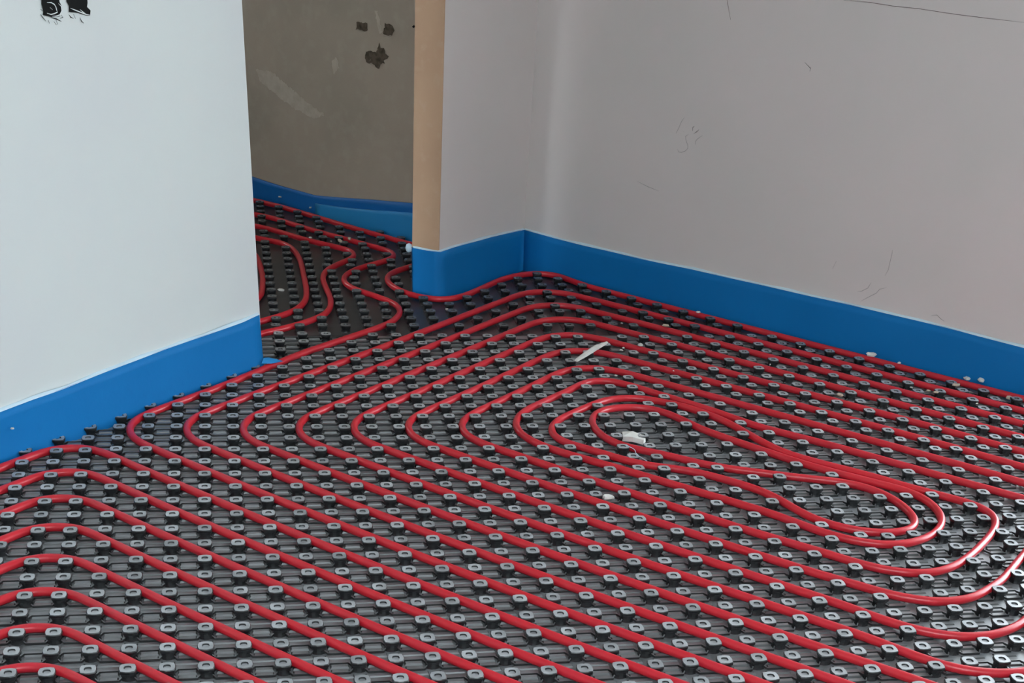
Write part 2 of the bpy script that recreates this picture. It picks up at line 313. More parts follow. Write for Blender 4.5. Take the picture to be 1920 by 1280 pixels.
for nm, (x0, x1, z0, z1) in zip(('window_1', 'door_1'), OPEN):
    fr = empty(nm, (0, 0, 0), kind='structure')
    for a, b in ((x0, x0 + .6), (x1 - .6, x1), ((x0 + x1) / 2 - .4, (x0 + x1) / 2 + .4)):
        v, f = prism([(a + 1.4, 53.6 - a + 1.4), (b + 1.4, 53.6 - b + 1.4), (b + 2, 53.6 - b + 2), (a + 2, 53.6 - a + 2)], z0, z1)
        link('frame_post', mesh('frame_post', v, f, M['frame']), fr)

# ------------------------------------------------------------ blue edge strips along the walls
def strip(name, pts, nrm, m, label, seed, thick=.008, lip=True, zlo=.0, cat='edge strip', flare=0, wav=.0018):
    """pts: top-edge points (metres) on the strip's room side; nrm: direction into the room."""
    rnd = random.Random(seed)
    pts = [Vector(p) for p in pts]
    P = []
    for a, b in zip(pts, pts[1:]):
        n = max(2, int((b - a).length / .03))
        P += [a.lerp(b, k / n) for k in range(n)]
    P.append(pts[-1])
    N = Vector((*nrm, 0)).normalized()
    rows = 7
    ph = [rnd.uniform(0, 6.3) for _ in range(6)]
    V = []
    def sur(i, t):
        p = P[i]
        s = i * .03
        wv = wav * (math.sin(s * 11 + ph[0] + t * 2) + .6 * math.sin(s * 23 + ph[1] - t * 3) + .5 * math.sin(s * 5 + ph[2]))
        e = flare * (1 - t) ** 2
        return p + N * (wv * (.25 + .75 * t) + e) + Vector((0, 0, 0))
    n = len(P)
    for i in range(n):
        for r in range(rows):
            t = r / (rows - 1)
            q = sur(i, t)
            V.append((q.x, q.y, zlo + (P[i].z - zlo) * t))
    off = len(V)
    for i in range(n):
        for r in range(rows):
            q = Vector(V[i * rows + r]) - N * thick
            V.append(tuple(q))
    F = []
    for i in range(n - 1):
        for r in range(rows - 1):
            a = i * rows + r
            F.append((a, a + rows, a + rows + 1, a + 1))
            F.append((off + a, off + a + 1, off + a + rows + 1, off + a + rows))
        a = i * rows + rows - 1
        F.append((a, a + rows, off + a + rows, off + a))
    for i in (0, n - 1):
        for r in range(rows - 1):
            a = i * rows + r
            F.append((a, a + 1, off + a + 1, off + a))
    root = link(name, mesh(name, V, F, m, True), label=label, category=cat)
    if lip:     # bright film edge standing just above the foam
        V, F = [], []
        for i in range(n):
            q = sur(i, 1)
            h = .0035 + .0022 * math.sin(i * .9 + ph[3]) * math.sin(i * .37 + ph[4])
            a = Vector((q.x, q.y, P[i].z - .001)) + N * .0008
            b = Vector((q.x, q.y, P[i].z + h)) - N * .003
            c = Vector((q.x, q.y, P[i].z + h)) - N * (thick + .001)
            V += [tuple(a), tuple(b), tuple(c)]
        for i in range(n - 1):
            k = 3 * i
            F += [(k, k + 3, k + 4, k + 1), (k + 1, k + 4, k + 5, k + 2)]
        link('film_edge', mesh('film_edge', V, F, M['film'], True), root, label='pale whitish film along the top edge')
    return root

def ext(pts, d, k):
    p = Vector(pts[0]) if k == 0 else Vector(pts[-1])
    q = p + Vector((*d, 0)) * S
    return [tuple(q)] + pts if k == 0 else pts + [tuple(q)]
L = D['strip_left']
strip('edge_strip', ext(L, (-14, -14), 0), (1, -1), M['foam'], 'bright blue foam strip along the foot of the white wall on the left', 1, flare=.006)
R = D['strip_right']
# the two strips meet exactly in the wall corner
_k = (53.6 - .12 * math.sqrt(2)) * S
_q = D['strip_ret']
_d = (_q[-2][1] - _q[0][1]) / (_q[-2][0] - _q[0][0])
_x = (_k - _q[0][1] + _d * _q[0][0]) / (1 + _d)
R[0] = (_x, _k - _x, R[0][2] + .004)
_q[-1] = (_x, _k - _x, R[0][2])
strip('edge_strip', ext(R, (18, -18), 1), (-1, -1), M['foam'], 'long dark blue foam strip along the foot of the right wall', 2)
q = D['strip_ret']
strip('edge_strip', D['strip_jamb'] + q[1:], (1, -1.04), M['foam'], 'short blue foam strip wrapping the wall corner right of the doorway', 3, flare=.004)
hs = D['strip_hall']
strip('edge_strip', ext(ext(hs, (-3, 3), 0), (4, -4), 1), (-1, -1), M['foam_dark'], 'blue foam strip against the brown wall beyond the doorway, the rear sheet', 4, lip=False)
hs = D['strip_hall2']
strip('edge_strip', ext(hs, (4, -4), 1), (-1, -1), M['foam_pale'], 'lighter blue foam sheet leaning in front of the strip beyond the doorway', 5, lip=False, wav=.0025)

# loose film flap at the foot of the left strip
def flap(pts, name, m, th, **kw):
    V = [tuple(p) for p in pts] + [(p[0], p[1], p[2] - th) for p in pts]
    n = len(pts)
    F = [tuple(range(n)), tuple(range(n, 2 * n))[::-1]] + [(i, i + n, (i + 1) % n + n, (i + 1) % n) for i in range(n)]
    return link(name, mesh(name, V, F, m), **kw)
u = lambda x, y, z: (x * S, y * S, z)
flap([u(7.2, 18.35, .03), u(7.6, 18.5, .026), u(8.05, 18.72, .027), u(7.85, 18.8, .03), u(7.5, 18.82, .036), u(7.3, 18.6, .04)], 'film_flap', M['foam_pale'], .0012,
     label='torn pale plastic film lying at the corner foot of the left wall', category='film')

# ------------------------------------------------------------ pipe routes (plan units)
def fillet(pts, rad):
    """pts: polyline; rad: radius per interior corner; returns densely sampled points."""
    out = [np.array(pts[0], float)]
    for i in range(1, len(pts) - 1):
        p, c, q = (np.array(pts[k], float) for k in (i - 1, i, i + 1))
        d1 = (p - c) / np.linalg.norm(p - c)
        d2 = (q - c) / np.linalg.norm(q - c)
        ang = math.acos(max(-1, min(1, float(d1 @ d2))))
        r = rad[i - 1] if isinstance(rad, (list, tuple)) else rad
        if r <= 0 or ang > 3.13:
            out.append(c)
            continue
        t = min(r / math.tan(ang / 2), np.linalg.norm(p - c) * .49, np.linalg.norm(q - c) * .49)
        for k in range(13):
            s = k / 12
            a, b = c + d1 * t, c + d2 * t
            # conic close to a circular arc
            wgt = math.sin(ang / 2)
            den = (1 - s) ** 2 + 2 * wgt * s * (1 - s) + s * s
            out.append(((1 - s) ** 2 * a + 2 * wgt * s * (1 - s) * c + s * s * b) / den)
    out.append(np.array(pts[-1], float))
    return np.array(out)

def resample(P, step):
    P = np.array(P, float)
    keep = [0] + [i for i in range(1, len(P)) if np.linalg.norm(P[i] - P[i - 1]) > 1e-6]
    P = P[keep]
    s = np.r_[0, np.cumsum(np.linalg.norm(np.diff(P, axis=0), axis=1))]
    n = max(2, int(s[-1] / step) + 1)
    t = np.linspace(0, s[-1], n)
    return np.c_[np.interp(t, s, P[:, 0]), np.interp(t, s, P[:, 1])]

def smooth(P, it):
    P = P.copy()
    for _ in range(it):
        P[1:-1] = .5 * P[1:-1] + .25 * (P[:-2] + P[2:])
    return P

WX, WY = D['warp']
def lay(P):          # the mats are laid with a slight drift from a perfect grid
    P = np.atleast_2d(np.array(P, float))
    x = (np.clip(P[:, 0], -3, 33) - 15) / 15
    y = (np.clip(P[:, 1], -6, 21) - 8) / 12
    B = np.c_[np.ones(len(P)), x, y, x * x, x * y, y * y]
    return P + np.c_[np.clip(B @ WX, -.3, .3), np.clip(B @ WY, -.3, .3)]

T = {k[2:]: [tuple(p) for p in v] for k, v in D.items() if k.startswith('T_')}

def route(P, it=10):
    return smooth(resample(P, .18), it)

ROUTES = []         # every route, to keep studs clear of the pipes
def tube_mesh(name, P, m, r=.135, z=.19, seg=12, cut=None):
    d = np.gradient(P, axis=0)
    d /= np.linalg.norm(d, axis=1)[:, None]
    if cut:
        P, d = P[cut[0]:cut[1] + 1], d[cut[0]:cut[1] + 1]
    n = len(P)
    side = np.c_[d[:, 1], -d[:, 0]]
    V = []
    for i in range(n):
        for k in range(seg):
            a = 2 * math.pi * k / seg
            q = P[i] + side[i] * math.cos(a) * r
            V.append((q[0] * S, q[1] * S, (z + r * math.sin(a)) * S))
    F = [(i * seg + k, i * seg + (k + 1) % seg, (i + 1) * seg + (k + 1) % seg, (i + 1) * seg + k) for i in range(n - 1) for k in range(seg)]
    for e in (0, (n - 1) * seg):            # end caps on vertices of their own, so the sides shade cleanly
        o = len(V)
        V += V[e:e + seg]
        F.append(tuple(range(o, o + seg)) if e else tuple(range(o, o + seg))[::-1])
    return mesh(name, V, F, m, True)

def pipe(P, label, parts=None, group=None):
    """one laid pipe; with parts, a list of (name, i0, i1), it is cut into child meshes"""
    ROUTES.append(P)
    kw = dict(label=label, category='pipe')
    if group:
        kw['group'] = group
    if not parts:
        return link('heating_pipe', tube_mesh('heating_pipe', P, M['red']), **kw)
    root = empty('heating_pipe', (P[0][0] * S, P[0][1] * S, 0), **kw)
    for nm, a, b in parts:
        o = link(nm, tube_mesh(nm, P, M['red'], cut=(a, b)), root)
        o.matrix_parent_inverse = root.matrix_world.inverted()
        o.location = -root.location
    return root

ORD = ['first', 'second', 'third', 'fourth', 'fifth', 'sixth', 'seventh', 'eighth', 'ninth']
# pipes that come from the left edge, bend, and run off to the lower right
for k in range(0, 8):
    c = (.5, 11 - 2 * k)
    a = (-15, 10.5 - 2 * k - 15)
    e = (.5 + max(3.5, 20.5 - 2 * k + 1), 0)
    xe = 11.5 - 2 * k + 12.5
    P = fillet([a, c, (xe, 11.5 - 2 * k - xe)], 1.5)
    P = route(lay(resample(P, .2)), 4)
    if k == 0:
        lb = 'uppermost red pipe arch at the left edge, right under the blue strip'
    elif k == 7:
        lb = 'red pipe arching across the bottom left corner, the lowest arch at the left edge'
    else:
        lb = '%s red pipe arch down the left edge, counted from the blue strip' % ORD[k]
    pipe(P, lb)

# hairpins that turn back at the left and climb to the far corner
def s_right(m):
    return 38.1 + 2.09 * (8 - m)
def hair(m, low_end, up_end):
    """low_end: x where the lower leg stops, up_end: x where the upper leg stops"""
    s = s_right(m)
    lowP = (low_end, 11.5 + 2 * m - low_end)
    cor = (2 * m - .5, 12)
    dr = .32 if m > 4 else .1
    ap = ((s - dr - 12.5 + 2 * m) / 2 - .15, 0)
    ap = (ap[0], ap[0] + 12.5 - 2 * m)
    mid = (33, s - 33)
    Pl = lay(resample(fillet([lowP, cor, (cor[0] + 4, cor[1] + 4)], 1.95), .2))
    up = fillet([(cor[0] + 4, cor[1] + 4), ap, (ap[0] + 5, s - dr - ap[0] - 5), mid, (up_end, s - up_end)], [2.0, 0, 0])
    tail = lay([(cor[0] + 4, cor[1] + 4)])[0] - np.array([cor[0] + 4, cor[1] + 4])
    up = resample(up, .2)
    fade = np.clip(1 - np.arange(len(up)) * .2 / 6, 0, 1)[:, None]
    return Pl, up + fade * tail

def cat_(*a):
    return np.vstack([np.array(x, float) for x in a])

# the innermost double loop, one unbroken pipe
B7l, B7u = hair(7, 22.6, 46)
core = cat_([(33.6, 4.6), (31, 7.0), (28, 9.85)], T['B8'][:-1], T['Ub'][::-1], T['B10'][1:-1], T['Ua'][1:-1], T['B9'][::-1], [(24.85, 12.0), (25.1, 11.2)], T['Uc'][1:-1])
core = cat_(smooth(resample(core, .18), 14), smooth(resample(cat_(B7l, B7u), .18), 6))
core = smooth(resample(core, .18), 6)
def near(P, q, lo=0):
    return lo + int(np.argmin(np.linalg.norm(P[lo:] - np.array(q), axis=1)))
i1 = near(core, T['Ub'][-1]); i2 = near(core, T['Ub'][0], i1); i3 = near(core, T['Ua'][0], i2)
i4 = near(core, T['Ua'][-1], i3); i5 = near(core, T['Uc'][0], i4); i6 = near(core, T['Uc'][-2], i5)
b8 = near(core, (16.3, 12.1)); b10 = near(core, (19.3, 11.7), i2); b9 = near(core, (17.5, 11.2), i4); b7 = near(core, (14.3, 12), i6)
pipe(core, 'red pipe forming the innermost spiral loops, middle right of the floor',
     [('pipe_run', 0, b8), ('pipe_run', b8, i1), ('pipe_bend', i1, i2), ('pipe_run', i2, b10), ('pipe_run', b10, i3), ('pipe_bend', i3, i4),
      ('pipe_run', i4, b9), ('pipe_run', b9, i5), ('pipe_bend', i5, i6), ('pipe_run', i6, b7), ('pipe_run', b7, len(core) - 1)])

Ud = [(24.6, -.9), (25.6, -1.75), (26.8, -2.25), (28.0, -2.1), (29.5, -1.1), (31.2, .6), (32.9, 2.3), (33.6, 3.2), (33.85, 3.9), (33.6, 4.6)]
Ue = [p for p in T['Ue'][1:]] + [(30.4, -2.2), (32.5, -.2), (34.6, 2.0), (35.6, 3.0)]
Uf = [p for p in T['Uf'][1:]] + [(28.6, -5.9), (30.4, -4.3), (33.5, -1.2), (36, 1.4), (37.8, 3.1)]
labels = {6: 'red pipe hairpin wrapped directly around the central spiral, sweeping up at the right edge',
          5: 'red pipe hairpin, second around the central spiral, sweeping up in the lower right corner',
          4: 'red pipe hairpin, third around the central spiral, reaching the bottom right corner',
          3: 'red pipe hairpin whose left bend is third from the white wall',
          2: 'red pipe hairpin whose left bend is second from the white wall'}
for m in (6, 5, 4, 3, 2):
    if m >= 4:
        Pl, Pu = hair(m, 23.6, 48)
        tail = {6: Ud, 5: Ue, 4: Uf}[m]
        P = cat_(tail[::-1], Pl, Pu)
    else:
        Pl, Pu = hair(m, 24 + 2 * m, 48)
        P = cat_(Pl, Pu)
    n = len(P)
    P = smooth(resample(P, .18), 10)
    b = near(P, (2 * m + .3, 12))
    pipe(P, labels[m], [('pipe_run', 0, b), ('pipe_run', b, len(P) - 1)])

# first hairpin: from the white wall's strip through the doorway into the hall
Pl = lay(resample(fillet([(26, -12.5), (1.5, 12), (5.5, 16)], 1.95), .2))
P = smooth(resample(cat_(Pl, T['H2'][1:], [(6.3, 43.3), (4.5, 45.1)]), .18), 12)
b = near(P, (2.3, 12))
pipe(P, 'red pipe hugging the white wall strip, then snaking through the doorway into the hall', [('pipe_run', 0, b), ('pipe_run', b, len(P) - 1)])
P = smooth(resample(cat_([(44, 8.7), (38.5, 14.2), (30, 22.7), (25.4, 27.3), (23.2, 29.5)], T['H1'], [(16, 33.6), (16.9, 34.6)]), .18), 14)
pipe(P, 'red pipe nearest the right wall, rounding the wall corner beside the doorway')
P = smooth(resample(cat_([(4, 19.6), (6, 21.4)], T['H3'], [(6, 41.2), (4.5, 42.7)]), .18), 12)
pipe(P, 'red pipe with an S-bend in the doorway, second from the white wall end')
P = smooth(resample(cat_([(4.2, 21.4)], T['H4'], [(5, 39.4), (4, 40.4)]), .18), 12)
pipe(P, 'red pipe making one broad bracket-shaped turn in the doorway')
P = smooth(resample(cat_([(4.6, 24.6)], T['H5'], [(6, 36), (4.6, 37.4)]), .18), 12)
pipe(P, 'short bit of red pipe curving out just behind the end of the white wall')
P = smooth(resample(cat_([(17.5, 34.9)], T['Hw'], [(6, 46.7), (4.5, 48.2)]), .18), 12)
pipe(P, 'red pipe lying along the brown wall beyond the doorway, the farthest one')

# ------------------------------------------------------------ studded mats
ALLR = np.vstack([resample(r, .12) for r in ROUTES])
grid = {}
for q in ALLR:
    grid.setdefault((int(math.floor(q[0])), int(math.floor(q[1]))), []).append(q)
GR = {k: np.array(v) for k, v in grid.items()}
def pipe_gap(x, y):
    ix, iy = int(math.floor(x)), int(math.floor(y))
    best = 9
    for a in (-1, 0, 1):
        for b in (-1, 0, 1):
            g = GR.get((ix + a, iy + b))
            if g is not None:
                best = min(best, float(np.min(np.hypot(g[:, 0] - x, g[:, 1] - y))))
    return best

def nearest_pipe(x, y):
    ix, iy = int(math.floor(x)), int(math.floor(y))
    best, bq = 9, None
    for a in (-1, 0, 1):
        for b in (-1, 0, 1):
            g = GR.get((ix + a, iy + b))
            if g is not None:
                d = np.hypot(g[:, 0] - x, g[:, 1] - y)
                k = int(np.argmin(d))
                if d[k] < best:
                    best, bq = float(d[k]), g[k]
    return best, bq

def in_room(x, y):
    if x + y > 52.75:
        return False
    dd = y - x
    if dd < 11.3:
        return True
    if dd < 13.95:                       # thickness of the walls: only the doorway is floor
        return x + y > 26.8 and x + y < 42.6
    return x > 2
def in_view(x, y, m=2.2):
    # wedge of floor the picture shows, with a margin
    l = -.2 + (y + 4) * (-.119) if y < 10.3 else -1.9 + (y - 10.3) * .25
    r = 27.4 + (y + 6.5) * .54
    return x > l - m * 2 and x < min(r + m * 5, 49) and y > -6.3 - m * 3

STUD_RINGS = [(0, .21), (.05, .195), (.12, .195), (.19, .21), (.235, .235), (.29, .235), (.312, .215), (.312, .105), (.27, .09)]
def stud_geo():
    seg = 12
    V, F = [], []
    for z, r in STUD_RINGS:
        for k in range(seg):
            a = 2 * math.pi * (k + .5) / seg
            c, s = math.cos(a), math.sin(a)
            e = (abs(c) ** 4 + abs(s) ** 4) ** -.25 if z > .18 else (abs(c) ** 2.6 + abs(s) ** 2.6) ** (-1 / 2.6)
            e = .35 + .65 * e if r < .13 else e
            V.append((c * r * e * .96 * S, s * r * e * .96 * S, z * S))
    n = len(STUD_RINGS)
    F = [(i * seg + k, i * seg + (k + 1) % seg, (i + 1) * seg + (k + 1) % seg, (i + 1) * seg + k) for i in range(n - 1) for k in range(seg)]
    F.append(tuple((n - 1) * seg + k for k in range(seg)))
    return V, F
SV, SF = stud_geo()
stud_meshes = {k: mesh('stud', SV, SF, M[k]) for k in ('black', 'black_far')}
SVa, SFa = np.array(SV), SF

def rib_geo():
    """slats and raised outlines filling one grid cell, centred between two studs of a row"""
    V, F = [], []
    def box(x0, x1, y0, y1, z1, bev=.03):
        o = len(V)
        for x, y, z in ((x0, y0, 0), (x1, y0, 0), (x1, y1, 0), (x0, y1, 0), (x0 + bev, y0 + bev, z1), (x1 - bev, y0 + bev, z1), (x1 - bev, y1 - bev, z1), (x0 + bev, y1 - bev, z1)):
            V.append((x * S, y * S, z * S))
        F.extend([(o + 4, o + 5, o + 6, o + 7), (o, o + 1, o + 5, o + 4), (o + 1, o + 2, o + 6, o + 5), (o + 2, o + 3, o + 7, o + 6), (o + 3, o, o + 4, o + 7)])
    for y, h, w_ in ((-.37, .35, .035), (-.125, .25, .06), (.125, .25, .06), (.37, .35, .035)):
        box(-h, h, y - .09, y + .09, w_)
    # hexagonal ridge round the two middle slats
    hexa = [(-.42, 0), (-.27, -.25), (.27, -.25), (.42, 0), (.27, .25), (-.27, .25)]
    o = len(V)
    for rr, z in ((1.0, .02), (1.0, .085), (.9, .085), (.9, .02)):
        for x, y in hexa:
            V.append((x * rr * S, y * rr * S, z * S))
    for i in range(3):
        for k in range(6):
            a = o + i * 6 + k
            b = o + i * 6 + (k + 1) % 6
            F.append((a, b, b + 6, a + 6))
    return V, F
RV, RF = rib_geo()
def hall_rib():
    V, F = [], []
    for y in (-.25, .25):
        o = len(V)
        for x, yy, z in ((-.22, y - .2, 0), (.22, y - .2, 0), (.22, y + .2, 0), (-.22, y + .2, 0), (-.19, y - .17, .02), (.19, y - .17, .02), (.19, y + .17, .02), (-.19, y + .17, .02)):
            V.append((x * S, yy * S, z * S))
        F.extend([(o + 4, o + 5, o + 6, o + 7), (o, o + 1, o + 5, o + 4), (o + 1, o + 2, o + 6, o + 5), (o + 2, o + 3, o + 7, o + 6), (o + 3, o, o + 4, o + 7)])
    return V, F
HV, HF = hall_rib()

def scatter(name, V0, F0, spots, m, parent, **kw):
    V0 = np.array(V0)
    sp_ = np.array([(x * S, y * S, 0) for x, y in spots])
    V = (sp_[:, None, :] + V0[None]).reshape(-1, 3)
    n = len(V0)
    F = [tuple(i + k * n for i in f) for k in range(len(spots)) for f in F0]
    me = bpy.data.meshes.new(name)
    me.from_pydata(V.tolist(), [], F)
    me.materials.append(m)
    me.update()
    return link(name, me, parent, **kw)

camxy = np.array([6.47, -33.96])
def mat_thing(label, spots, ribs, ribgeo, outline, z0, ms='black', mr='black2'):
    root = empty('studded_mat', (0, 0, 0), label=label, category='floor mat')
    v, f = prism(outline, -.012, z0)
    link('base_sheet', mesh('base_sheet', v, f, M[mr]), root)
    scatter('rib_grid', *ribgeo, ribs, M[mr], root, kind='stuff')
    vis = sorted(spots, key=lambda q: (0 if in_view(q[0], q[1], -.1) and (q[1] > -5.2) else 1, math.hypot(q[0] - camxy[0], q[1] - camxy[1])))
    for x, y in vis[:300]:
        o = bpy.data.objects.new('stud', stud_meshes[ms])
        o.location = (x * S, y * S, z0)
        o.parent = root
        C.objects.link(o)
    if vis[300:]:
        scatter('stud_field', SV, SF, vis[300:], M[ms], root, kind='stuff')
    return root

def placed(spots, min_gap=.235):
    out = []
    for x, y in spots:
        g, q = nearest_pipe(x, y)
        if g < .30 and g >= .1:          # studs stand clear of a pipe squeezed past them
            dx, dy = x - q[0], y - q[1]
            x, y = q[0] + dx / g * .31, q[1] + dy / g * .31
            g2 = pipe_gap(x, y)
            if g2 < .27:
                continue
        elif g < .1:
            continue
        out.append((float(x), float(y)))
    return out

near_s, near_r = [], []
for i in range(-14, 52):
    for j in range(-23, 14):
        x, y = float(i), float(-j)
        if y > 22.6:
            continue
        p = lay([(x, y)])[0]
        if in_room(p[0], p[1]) and in_view(p[0], p[1]):
            near_s.append((p[0], p[1]))
        p = lay([(x + .5, y)])[0]
        if in_room(p[0], p[1]) and in_view(p[0], p[1]):
            near_r.append((p[0], p[1]))
far_s, far_r = [], []
for i in range(2, 34):
    for j in range(23, 52):
        x, y = float(i) - .03, j + .38
        if in_room(x, y) and in_view(x, y):
            far_s.append((x, y))
            far_r.append((x, y))
far_s = placed(far_s)
near_s = placed(near_s)
mat_thing('black studded heating mat with slatted ribs covering the room floor', near_s, near_r, (RV, RF),
          [(-26, -14.4), (55, -14.4), (55, -1.3), (30.9, 22.8), (11.2, 22.8), (-26, -14.4)], .0)
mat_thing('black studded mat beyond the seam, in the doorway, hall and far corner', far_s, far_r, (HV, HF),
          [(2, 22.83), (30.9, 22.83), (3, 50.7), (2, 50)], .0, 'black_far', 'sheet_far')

# ------------------------------------------------------------ marks, holes and sockets on the walls
def plate(name, pts, out, m, th, parent=None, ragged=0, **kw):
    """thin raised patch of the given outline on a wall"""
    N = Vector((*out, 0)).normalized()
    a = [Vector(p) for p in pts]
    if ragged:                          # break the outline up into a crumbly edge
        rnd = random.Random(len(a))
        U = N.cross(Vector((0, 0, 1)))
        b = []
        for p, q in zip(a, a[1:] + a[:1]):
            k = max(1, int((q - p).length / .006))
            for i in range(k):
                b.append(p.lerp(q, i / k) + (U * rnd.uniform(-1, 1) + Vector((0, 0, rnd.uniform(-1, 1)))) * ragged)
        a = b
    n = len(a)
    V = [tuple(p + N * .0005) for p in a] + [tuple(p + N * th) for p in a]
    F = [tuple(range(n))[::-1], tuple(range(n, 2 * n))] + [(i, (i + 1) % n, (i + 1) % n + n, i + n) for i in range(n)]
    return link(name, mesh(name, V, F, m), parent, **kw)
def line(pts, out, r, m):
    """fine raised line along points"""
    N = Vector((*out, 0)).normalized()
    a = [Vector(p) + N * .0004 for p in pts]
    V, F = [], []
    n = len(a)
    for i, p in enumerate(a):
        t = (a[min(i + 1, n - 1)] - a[max(i - 1, 0)]).normalized()
        s = t.cross(N).normalized()
        rr = r * (.35 if i in (0, n - 1) else 1)
        V += [tuple(p - s * rr), tuple(p + N * r * .7), tuple(p + s * rr)]
    for i in range(n - 1):
        k = 3 * i
        F += [(k, k + 3, k + 4, k + 1), (k + 1, k + 4, k + 5, k + 2)]
    return V, F
OL, OR, OJ = (1, -1), (-1, -1), (-1, -1)
for key, side, cu, dr in (('holeL1', 'left', ('curl1', 'curl2', 'curl5'), (0, 1, 2, 3, 4, 8, 9)), ('holeL2', 'right', ('curl3', 'curl4'), (5, 6, 7))):
    o = plate('socket_hole', D[key], OL, M['hole'], .0012, label='ragged black socket hole, %s of the pair at the top of the white wall' % side, category='socket hole')
    link('plaster_edge', mesh('plaster_edge', *joined([line(D[k], OL, .0011, None) for k in cu]), M['curl']), o, label='torn white plaster curls')
    link('dark_splinter', mesh('dark_splinter', *joined([line(D['drip%d' % k], OL, .0011, None) for k in dr]), M['hole']), o)
for key, lb, hl in (('hs1', 'left square pocket chiselled in the brown hall wall', 'hl1'), ('hs2', 'right squarish pocket in the brown hall wall', 'hl2'), ('hs3', 'ragged dark broken-out hole below the two pockets in the brown wall', 'hl3')):
    o = plate('wall_pocket', D[key], OR, M['brown_hole'], .0015, ragged=.0025, label=lb, category='wall hole')
    link('chipped_edge', mesh('chipped_edge', *line(D[hl], OR, .002, None), M['smear']), o)
plate('wall_pocket', D['hs4'], OR, M['hole'], .0015, label='tiny dark hole in the brown wall beside the tan door jamb', category='wall hole')
plate('plaster_smear', D['smear'], OR, M['smear'], .0012, ragged=.0035, label='long pale diagonal plaster smear on the brown hall wall', category='plaster smear')
plate('plaster_smear', D['smear2'], OR, M['smear'], .0012, ragged=.0035, label='small pale plaster dab mid-height on the brown hall wall', category='plaster smear')
plate('plaster_smear', D['smear3'], OR, M['smear'], .0012, ragged=.0035, label='narrow pale plaster streak between the two pockets', category='plaster smear')
def scrib(keys, lb, m, cat, r=.0009):
    link('pencil_mark' if cat == 'pencil mark' else 'wall_crack', mesh('scribble', *joined([line(D[k], OR, r, None) for k in keys]), m), label=lb, category=cat)
scrib(('sc1', 'sc4', 'sc5', 'sc6'), 'faint grey pencil scribble in the middle of the right wall', M['pencil'], 'pencil mark', .0007)
scrib(('sc2', 'sc3'), 'small dark hooked pencil curl beside the faint scribble on the right wall', M['pencil_d'], 'pencil mark', .0009)
scrib(('sd1',), 'thin slanting pencil stroke low on the right wall', M['pencil'], 'pencil mark', .0007)
scrib(('sd2', 'sd3'), 'faint wavy pencil strokes just above the right blue strip', M['pencil'], 'pencil mark', .0007)
scrib(('sd4',), 'short grey smudge line left of the slanting stroke on the right wall', M['pencil'], 'pencil mark', .0009)
scrib(('sd5',), 'faint reddish scratch close above the right blue strip', M['pencil'], 'pencil mark', .0008)
scrib(('se1',), 'long thin dark crack running along the top right of the right wall', M['crack'], 'crack', .0007)
scrib(('se2',), 'short vertical hairline crack at the top of the right wall', M['crack'], 'crack', .0009)
scrib(('se3',), 'small dark hooked nick high on the right wall', M['pencil_d'], 'pencil mark', .0009)
scrib(('sf1',), 'faint short scratch left on the right wall, below the scribble', M['pencil'], 'pencil mark', .0008)
plate('jamb_nick', D['jk1'], OJ, M['brown_hole'], .004, label='dark notch in the left edge of the tan door jamb', category='notch')
plate('plaster_smear', D['jsm'], OJ, M['curl'], .004, label='thin pale smear down the right edge of the tan jamb', category='plaster smear')

# ------------------------------------------------------------ debris on the floor
def chunk(c, r, seed, m, **kw):
    rnd = random.Random(seed)
    V, F = [], []
    n = 7
    rot = rnd.uniform(0, 6.3)
    asp = rnd.uniform(.45, .85)
    for z, s in ((-.25, .85), (0, 1), (.28, .72)):
        for k in range(n):
            a = 2 * math.pi * k / n
            q = r * s * rnd.uniform(.75, 1.15)
            x, y = math.cos(a) * q, math.sin(a) * q * asp
            V.append((x * math.cos(rot) - y * math.sin(rot), x * math.sin(rot) + y * math.cos(rot), z * r * rnd.uniform(.7, 1.2)))
    F = [(i * n + k, i * n + (k + 1) % n, (i + 1) * n + (k + 1) % n, (i + 1) * n + k) for i in (0, 1) for k in range(n)] + [tuple(range(n))[::-1], tuple(range(2 * n, 3 * n))]
    o = link(kw.pop('name', 'plaster_chip'), mesh('chip', V, F, m), **kw)
    o.location = c
    return o
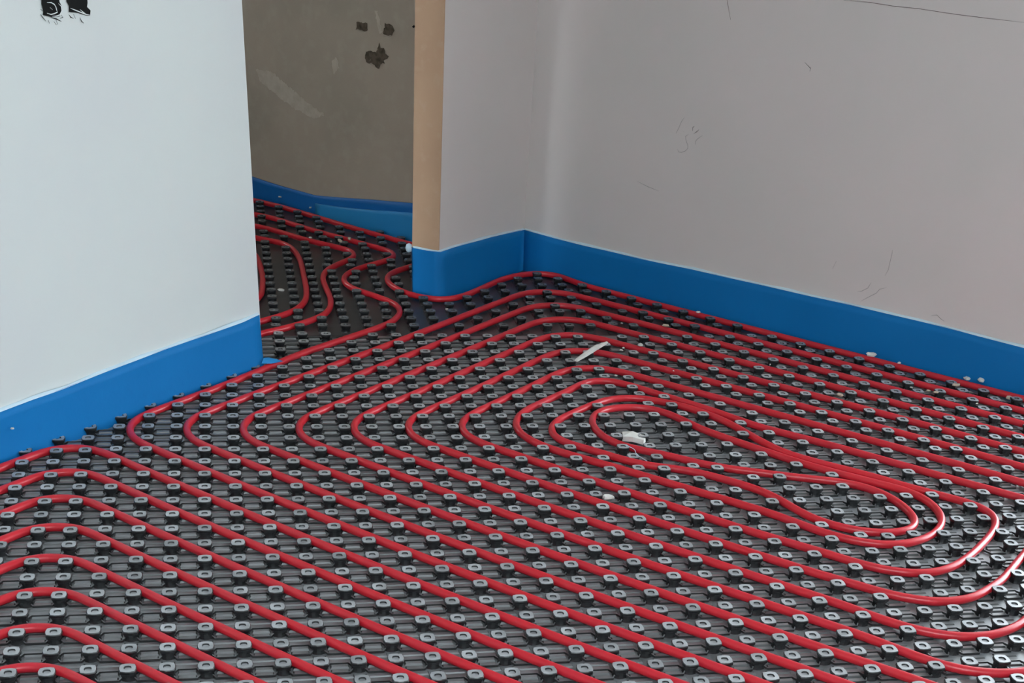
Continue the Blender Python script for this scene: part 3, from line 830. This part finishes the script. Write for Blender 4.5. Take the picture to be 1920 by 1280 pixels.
DL = [
    ('cream oval chip between pipes below the central spiral', 'chip', 'chalk'),
    ('bright white chip on bare mat in front of the doorway', 'chip', 'chalk'),
    ('slanted cream flake on the pipes near the far corner', 'chip', 'beige'),
    ('pale chip stuck to the pipe right of the white stick', 'chip', 'chalk'),
    ('tiny white crumb right of the white stick, the left one', 'chip', 'chalk'),
    ('tiny white crumb right of the white stick, the right one', 'chip', 'chalk'),
    ('flat white offcut against the right blue strip, leftmost of the larger ones', 'offcut', 'chalk'),
    ('little white peak on the outermost pipe by the right strip', 'chip', 'chalk'),
    ('pale sliver between the two outermost pipes near the right wall', 'chip', 'chalk'),
    ('thin white offcut at the right strip, beside the tilted block', 'offcut', 'chalk'),
    ('tilted white block leaning on the outermost pipe by the right strip', 'offcut', 'chalk'),
    ('rounded beige lump between the two outermost pipes at the right', 'lump', 'beige'),
    ('beige nugget, left of a touching pair near the right edge', 'lump', 'beige'),
    ('beige nugget, right of a touching pair near the right edge', 'lump', 'beige'),
    ('beige bone-shaped scrap at the far right edge by the pipes', 'lump', 'beige'),
    ('tiny white crumb left of the beige nuggets near the right wall', 'chip', 'chalk'),
    ('tiny white crumb below the beige nuggets near the right edge', 'chip', 'chalk'),
    ('white chip at the foot of the right strip near its middle', 'chip', 'chalk'),
    ('white dot on the outer pipes below the middle of the right strip', 'chip', 'chalk'),
    ("small pinkish-white flake on the pipes above the spiral's right half", 'chip', 'chalk'),
    ('pinkish crumb between pipes in the right half of the floor', 'lump', 'beige'),
    ('tiny white crumb above and right of the white stick', 'chip', 'chalk'),
    ('tiny white crumb among the pipes', 'chip', 'chalk'),
    ('tiny white crumb among the pipes', 'chip', 'chalk'),
    ('tiny white crumb among the pipes', 'chip', 'chalk'),
    ('white tablet-like chip on the mat in the doorway, near the white wall', 'chip', 'chalk'),
    ('small round white chip on a pipe in the doorway', 'chip', 'chalk'),
    ('cream block on the hall pipes nearest the jamb', 'lump', 'beige'),
    ('folded cream scrap beside the cream block on the hall pipe', 'lump', 'beige'),
    ('curled beige scrap on the hall pipes near the white wall', 'lump', 'beige'),
    ('tiny white crumb among the pipes', 'chip', 'chalk'),
    ('white dot stuck on the blue strip beyond the doorway, upper left one', 'speck', 'chalk'),
    ('white dot stuck on the blue strip beyond the doorway, lower right one', 'speck', 'chalk'),
    ('white speck stuck on the left blue strip at the frame edge', 'speck', 'chalk')]
for i, ((x, y, z, r), (lb, cat, mk)) in enumerate(zip(D['debris'], DL)):
    gg = {'group': 'white crumbs scattered on the mats'} if lb.startswith('tiny white crumb') else {}
    chunk((x, y, z), max(r, .004), 50 + i, M[mk], name='plaster_chip' if cat == 'chip' else 'foam_crumb', label=lb, category=cat, **gg)
# white splintered stick across two pipes
st = [Vector(p) for p in D['stick']]
V, F = [], []
for i, (p, wd) in enumerate(zip(st, (.007, .011, .012, .006))):
    t = (st[min(i + 1, 3)] - st[max(i - 1, 0)]).normalized()
    s = t.cross(Vector((0, 0, 1))).normalized()
    for a, b in ((-1, -.35), (1, -.35), (.9, .45), (-.2, .6), (-.9, .35)):
        V.append(tuple(p + s * a * wd * .75 + Vector((0, 0, b * wd))))
for i in range(3):
    for k in range(5):
        F.append((i * 5 + k, i * 5 + (k + 1) % 5, (i + 1) * 5 + (k + 1) % 5, (i + 1) * 5 + k))
F += [tuple(range(5))[::-1], tuple(range(15, 20))]
link('broken_stick', mesh('stick', V, F, M['chalk']), label='white splintered stick lying across two pipes near the spiral', category='stick')
wg = D['wedge']
flap([(p[0], p[1], .026 if i in (1, 4) else .02) for i, p in enumerate(wg)], 'plaster_wedge', M['chalk'], .014, label='flat white wedge lying inside the central spiral', category='chip')
c = D['foamcap']
V, F = [], []
n = 14
cc = Vector(c) + Vector((-.008, -.004, 0))
for j in range(5):
    a = math.pi * j / 4
    for k in range(n):
        b = 2 * math.pi * k / n
        V.append((cc.x + .013 * math.sin(a) * math.cos(b), cc.y + .013 * math.sin(a) * math.sin(b), cc.z + .016 * math.cos(a)))
F = [(j * n + k, (j + 1) * n + k, (j + 1) * n + (k + 1) % n, j * n + (k + 1) % n) for j in range(4) for k in range(n)]
link('foam_roll_end', mesh('foam_roll', V, F, M['film'], True), label='rounded white foam end poking out at the jamb corner above the blue strip', category='foam')
# thin white thread over the pipes
th = [(20.05, 9.75), (20.3, 9.35), (20.2, 8.95), (20.45, 8.3)]
P = smooth(resample(th, .1), 3)
link('thread', tube_mesh('thread', P, M['film'], r=.012, z=.34, seg=5), label='thin white thread draped over the pipes left of the spiral', category='thread')
